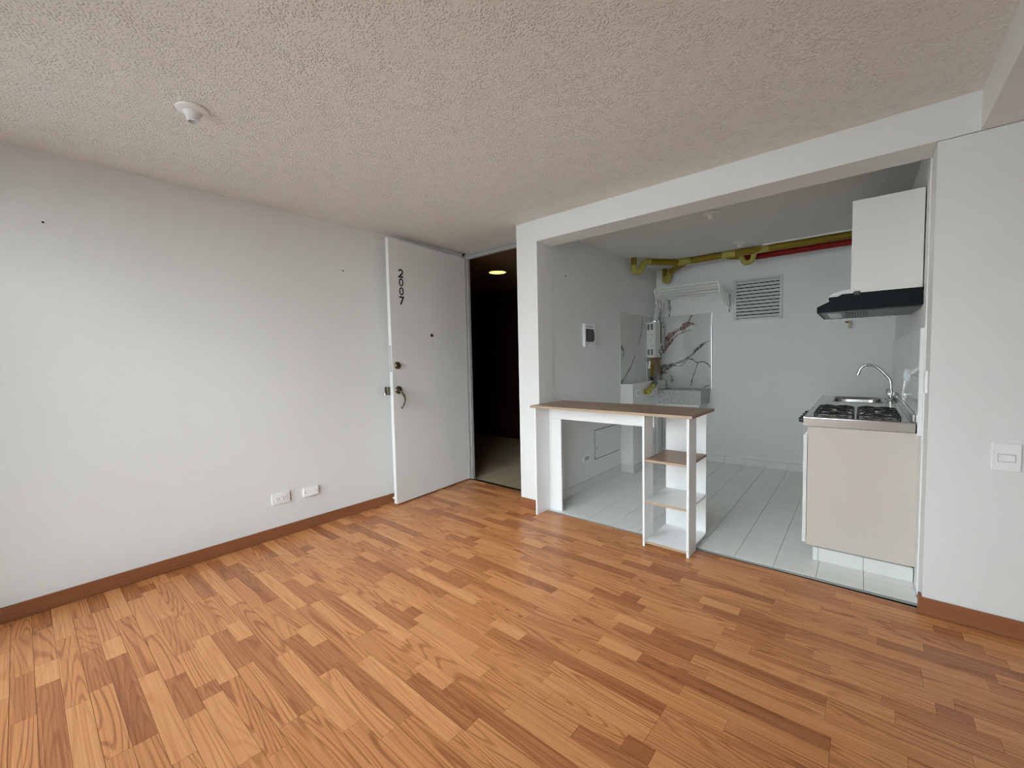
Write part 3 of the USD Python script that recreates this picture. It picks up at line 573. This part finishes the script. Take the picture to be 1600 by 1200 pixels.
js = Thing('jamb_switch', 'narrow white plate on the side of the kitchen opening beside the counter', 'switch', (JX, .11, 1.075))
js.part('plate', bx(JX - .009, JX, .080, .140, 1.022, 1.128, .002), 'plastic'); js.part('rocker', bx(JX - .0115, JX - .009, .097, .123, 1.052, 1.098, .001), 'plastic')
ks = Thing('wall_outlet', 'white power outlet low on the kitchen side wall seen under the bar', 'outlet', (0, .725, .29), kitchen=True)
ks.part('plate', bx(0, .010, .662, .790, .255, .330, .003), 'plastic'); ks.part('insert', bx(.010, .013, .688, .764, .273, .312, .0015), 'grey_plastic')
ap = Thing('access_panel', 'flush square access panel in the kitchen side wall behind the bar', 'access panel', (0, 1.16, .385), kitchen=True)
ap.part('shadow_gap', bx(-.001, .0012, .892, 1.436, .243, .530), 'dark'); ap.part('door', bx(0, .006, .897, 1.432, .250, .525, .001), 'wall')
ap.part('latch', bx(.006, .010, .925, .937, .335, .372, .001), 'grey_plastic')
eb = Thing('breaker_box', 'white circuit breaker box with dark window on the kitchen side wall', 'breaker box', (0, .78, 1.43), kitchen=True)
eb.part('case', bx(0, .026, .686, .892, 1.326, 1.540, .004), 'plastic')
wn = prism(Polygon([(0, -.058), (0, .058), (.12, .058), (.135, .03), (.138, 0), (.135, -.03), (.12, -.058)]), .010)
eb.part('window', on_plane(wn, (.026, .705, 1.431), (0, 1, 0), (0, 0, 1), (1, 0, 0)), 'dark_glass', label='dark smoked window')
for k in range(4): eb.part('breaker', bx(.034, .0375, .720 + k * .026, .741 + k * .026, 1.415, 1.442), 'black_plastic')
for y0, y1, z in ((.712, .748, 1.512), (.756, .79, 1.509), (.80, .83, 1.512)): eb.part('caption', bx(.026, .0264, y0, y1, z - .006, z + .006), 'grey_plastic')
eb.part('caption', bx(.026, .0264, .74, .80, 1.527, 1.531), 'grey_plastic')
for y in (.712, .748): eb.part('screw', lathe([(0, 0), (.007, 0), (.007, .001), (0, .001)], (.026, y, 1.352 if y < .73 else 1.360), 'x', 12), 'grey_plastic')
def plug(x, y, z, label, kit=False):
    t = Thing('wall_plug', label, 'wall plug', (x, y, z), kitchen=kit)
    t.part('rim', lathe([(.0028, 0), (.0052, 0), (.0045, .002), (.0028, .003), (.0028, 0)], (x, y, z), 'x', 12), 'hole'); t.part('screw', lathe([(0, 0), (.0036, 0), (.003, .006), (0, .006)], (x, y, z), 'x', 10), 'dark')
plug(0, -2.543, 1.951, 'small dark screw plug high on the left wall near the window')
plug(0, -.971, 1.944, 'small dark screw plug high on the left wall near the door')
plug(0, .41, 1.927, 'small dark screw plug high on the kitchen side wall', True)

# ------------------------------------------------------------------ kitchen counter run on the right
cb = Thing('base_cabinet', 'beige kitchen base cabinet with plain end panel on a white tiled plinth', 'cabinet', (1.95, 1.1, 0), kitchen=True)
CV0, CV1 = .278, 1.925
cb.part('end_panel', bx(1.728, 2.1945, CV0, CV0 + .016, .095, .797, .001), 'beige')
cb.part('body', cat([bx(1.728, 2.188, CV1 - .016, CV1, .095, .795), bx(1.728, 2.188, CV0 + .016, CV1 - .016, .095, .111), bx(2.176, 2.188, CV0 + .016, CV1 - .016, .111, .69)]), 'cab_white')
for a, b in ((CV0, .82), (.825, 1.37), (1.375, CV1)):
    d = cb.part('door', bx(1.707, 1.726, a, b - .003, .107, .750, .001), 'cab_white')
    cb.part('grip', on_plane(prism(Polygon([(0, 0), (.016, 0), (.016, .028)]), b - a - .006), (1.711, b - .003, .750), (1, 0, 0), (0, 0, 1), (0, -1, 0)), 'louver', parent=d)
pli = cb.part('plinth', bx(1.768, 2.185, .304, CV1, 0.005, .095), 'grout')
for a, b in ((1.760, 1.786), (1.786, 1.990), (1.990, 2.192)): cb.part('tile', bx(a + .0008, b - .0008, .295, .304, .005, .081, .001), 'skirt_tile', parent=pli)
for k in range(8): cb.part('tile', bx(1.759, 1.768, .305 + .2 * k, .504 + .2 * k, .005, .081, .001), 'skirt_tile', parent=pli)

ct = Thing('steel_counter', 'stainless steel counter with built-in sink bowl beside the tiled splashback', 'counter', (1.95, 1.1, .80), kitchen=True)
cu0, cu1, cv0, cv1, cz = 1.705, 2.181, .276, 1.925, .850
plan = sbox(cu0, cv0, cu1, cv1)
bowl = sbox(1.800, 1.36, 2.085, 1.83).buffer(-.05).buffer(.05)
top = on_plane(prism(plan.difference(bowl), .004), (0, 0, cz - .004), (1, 0, 0), (0, 1, 0), (0, 0, 1))
ct.part('worktop', top, 'steel')
ct.part('apron', cat([on_plane(prism(Polygon([(0, 0), (.012, 0), (.018, -.051), (.007, -.051)]), cu1 - cu0), (cu0, cv0, cz), (0, 1, 0), (0, 0, 1), (1, 0, 0)), bx(cu0, cu0 + .010, cv0 + .010, cv1, .799, cz - .0005, .0015)]), 'steel_apron')
ct.part('rim', cat([tube([(cu0 + .003, cv0 + .003, cz), (cu1, cv0 + .003, cz)], .003, 8), tube([(cu0 + .003, cv0 + .003, cz), (cu0 + .003, cv1, cz)], .003, 8)]), 'steel', smooth=40)
def ring(poly, z, n=72):
    ls = poly.exterior; return np.array([(*ls.interpolate(t, normalized=True).coords[0], z) for t in np.linspace(0, 1, n, endpoint=False)])
lev = [(bowl.buffer(.012), cz + .001), (bowl.buffer(.006), cz + .003), (bowl, cz), (bowl.buffer(-.006), cz - .02), (bowl.buffer(-.018), cz - .12), (bowl.buffer(-.035), cz - .145), (bowl.buffer(-.10), cz - .15)]
Vb = np.vstack([ring(p, z) for p, z in lev] + [np.array([[*bowl.centroid.coords[0], cz - .152]])]); Fb = []
for i in range(len(lev) - 1):
    for j in range(72): a, b = i * 72 + j, i * 72 + (j + 1) % 72; Fb += [(a, b, b + 72), (a, b + 72, a + 72)]
o = (len(lev) - 1) * 72
for j in range(72): Fb.append((o + j, o + (j + 1) % 72, len(Vb) - 1))
bm = trimesh.Trimesh(Vb, Fb, process=False); bm.invert() if bm.face_normals[-1][2] < 0 else None
ct.part('sink_bowl', bm, 'steel', smooth=50)
wkr.part('upstand', bx(2.166, 2.1805, cv0 + .02, cv1, cz + .001, cz + .045, .003), 'steel', label='steel strip along the foot of the wall tiles')

hb = Thing('cooktop', 'black wire pan supports and gas burners set in the steel counter', 'cooktop', (1.95, .53, cz), kitchen=True)
hb.part('drip_tray', bx(1.752, 2.128, .295, .765, cz + .0002, cz + .002), 'steel')
for uc in (1.842, 2.038):
    for vc in (.405, .655):
        bn = hb.part('burner', lathe([(0, cz + .002), (.058, cz + .002), (.060, cz + .006), (.050, cz + .012), (.024, cz + .013), (.022, cz + .020), (0, cz + .020)], (uc, vc, 0)), 'chrome', smooth=30)
        hb.part('burner_cap', lathe([(0, cz + .020), (.026, cz + .020), (.027, cz + .024), (.022, cz + .027), (0, cz + .028)], (uc, vc, 0)), 'black', parent=bn, smooth=30)
    zt = cz + .036; gr = []
    a0, a1 = uc - .088, uc + .088
    rr = sbox(a0, .305, a1, .755).buffer(-.03).buffer(.03); lp_ = ring(rr, zt - .012, 60); gr.append(tube(np.vstack([lp_, lp_[:1]]), .0042, 8, cap=False))
    for vc in (.405, .655):
        for ang in range(4):
            d = np.array([math.cos(math.radians(45 + 90 * ang)), math.sin(math.radians(45 + 90 * ang))]); pts = []
            for s_, zz in ((.022, zt), (.075, zt), (.093, zt - .012)):
                pts.append((uc + d[0] * s_, vc + d[1] * s_ * 1.1, zz))
            gr.append(tube(pts, .0042, 8))
        gr.append(tube([(a0, vc, zt - .012), (a0 + .012, vc, zt), (uc - .022, vc, zt)], .0042, 8)); gr.append(tube([(a1, vc, zt - .012), (a1 - .012, vc, zt), (uc + .022, vc, zt)], .0042, 8))
    gr.append(tube([(a0, .53, zt - .012), (a0 + .01, .53, zt), (a1 - .01, .53, zt), (a1, .53, zt - .012)], .0042, 8))
    for u in (a0, a1):
        for v in (.34, .53, .72): gr.append(tube([(u, v, zt - .012), (u, v, cz + .002)], .0042, 8))
    hb.part('pan_support', cat(gr), 'black', smooth=40)
for v in (.325, .42, .55, .68):
    ct.part('knob', lathe([(0, 0), (.019, 0), (.019, .008), (.015, .011), (.013, .026), (0, .026)], (cu0, v, .828), '-x', 20), 'black_plastic', smooth=30, label='black burner knob')

kt = Thing('kitchen_tap', 'chrome gooseneck kitchen tap with clear handles behind the steel sink bowl', 'tap', (2.155, 1.745, cz), kitchen=True)
kt.part('base', lathe([(0, cz), (.030, cz), (.030, cz + .006), (.020, cz + .014), (.017, cz + .05), (0, cz + .05)], (2.14, 1.745, 0)), 'chrome', smooth=30)
kt.part('spout', tube([(2.150, 1.745, cz + .03), (2.140, 1.745, .990), (2.120, 1.745, 1.03), (2.073, 1.745, 1.088), (2.048, 1.745, 1.110), (2.015, 1.745, 1.121), (1.985, 1.745, 1.116), (1.960, 1.745, 1.095), (1.944, 1.745, 1.048)], .0105, 14, 6), 'chrome', smooth=30)
kt.part('aerator', tube([(1.946, 1.745, 1.056), (1.941, 1.745, 1.040)], .0125, 14), 'chrome', smooth=30)
for v in (1.665, 1.825):
    hn = kt.part('handle', rbox(2.118, 2.162, v - .022, v + .022, cz + .035, cz + .078, .008) and trimesh.Trimesh(*(lambda q: (q.vert_properties[:, :3], q.tri_verts))(rbox(2.118, 2.162, v - .022, v + .022, cz + .035, cz + .078, .008).to_mesh()), process=False), 'acrylic', smooth=30, label='clear acrylic tap handle')
    kt.part('stem', lathe([(0, cz), (.022, cz), (.020, cz + .010), (.010, cz + .016), (.010, cz + .040), (0, cz + .040)], (2.14, v, 0)), 'chrome', parent=hn, smooth=30)

bs = wkr
for j in range(2):
    for i in range(8):
        a, b = .186 + i * .288, min(.186 + (i + 1) * .288, KV)
        bs.part('tile', bx(2.181, KU, a + .0006, b - .0006, .852 + j * .2395, .852 + (j + 1) * .2395 - .001, .001), 'wall_tile')
bs.part('edge_trim', bx(2.1795, KU, .181, .186, .80, 1.333, .001), 'white_enamel', label='pale edge trim of the tiles')
os_ = Thing('wall_outlet', 'white power outlet on the splashback tiles beside the tap', 'outlet', (2.181, .90, 1.07), kitchen=True)
os_.part('plate', bx(2.172, 2.181, .855, .975, 1.035, 1.11, .003), 'plastic'); os_.part('insert', bx(2.168, 2.172, .880, .950, 1.05, 1.095, .001), 'plastic')

uc_ = Thing('wall_cabinet', 'white wall cabinet with plain end panel above the black cooker hood', 'cabinet', (2.05, .85, 1.543), kitchen=True)
uc_.part('end_panel', bx(1.907, 2.189, .276, .291, 1.5435, 2.035, .001), 'cab_white')
uc_.part('body', bx(1.925, 2.192, .291, 1.46, 1.5435, 2.033), 'cab_white')
for a, b in ((.293, .875), (.879, 1.46)): uc_.part('door', bx(1.907, 1.924, a, b, 1.5435, 2.035, .001), 'cab_white')

hd_ = Thing('cooker_hood', 'slim black cooker hood below the white wall cabinet', 'cooker hood', (2.0, .58, 1.445), kitchen=True)
prof = Polygon([(1.759, 1.449), (1.759, 1.480), (1.815, 1.508), (1.87, 1.5425), (2.193, 1.5425), (2.193, 1.456)])
hd_.part('body', on_plane(prism(prof, .600), (0, .876, 0), (1, 0, 0), (0, 0, 1), (0, -1, 0)), 'hood')
hd_.part('top_plate', cat([bx(1.812, 1.90, .281, .87, 1.512, 1.532, .003)]), 'hood')
hd_.part('clip', bx(1.920, 1.948, .268, .276, 1.530, 1.552, .003), 'black_plastic')
ly = lambda u: 1.449 + (u - 1.759) * (.007 / .434)
lm = hd_.part('lamp_cover', bx(1.800, 1.862, .36, .78, ly(1.83) - .004, ly(1.83) + .002, .001), 'plastic', label='pale lamp cover under the hood')
hd_.part('underside', bx(1.775, 2.185, .292, .862, 1.4465, 1.4555), 'black_plastic')
for k in range(22):
    u = 1.885 + k * .0128; hd_.part('grille_slat', bx(u, u + .006, .33, .82, ly(u) - .006, ly(u) - .001), 'hood')
hd_.part('rim', on_plane(prism(Polygon([(1.806, 1.533), (1.812, 1.552), (1.835, 1.566), (1.87, 1.575), (1.906, 1.578), (1.906, 1.5435), (1.87, 1.5430), (1.85, 1.533)]), .24), (0, .62, 0), (1, 0, 0), (0, 0, 1), (0, -1, 0)), 'cab_white', smooth=35, label='white curved plastic rim')
bv = Thing('gas_valve', 'small brass valve on the kitchen back wall below the cooker hood', 'valve', (1.86, KV, 1.49), kitchen=True)
bv.part('body', tube([(1.868, KV, 1.515), (1.868, KV - .05, 1.515)], .016, 14), 'brass', smooth=30)
bv.part('lever', bx(1.862, 1.876, KV - .06, KV - .048, 1.455, 1.525, .002), 'brass'); bv.part('handle', bx(1.835, 1.862, KV - .056, KV - .05, 1.508, 1.523, .002), 'black_plastic')
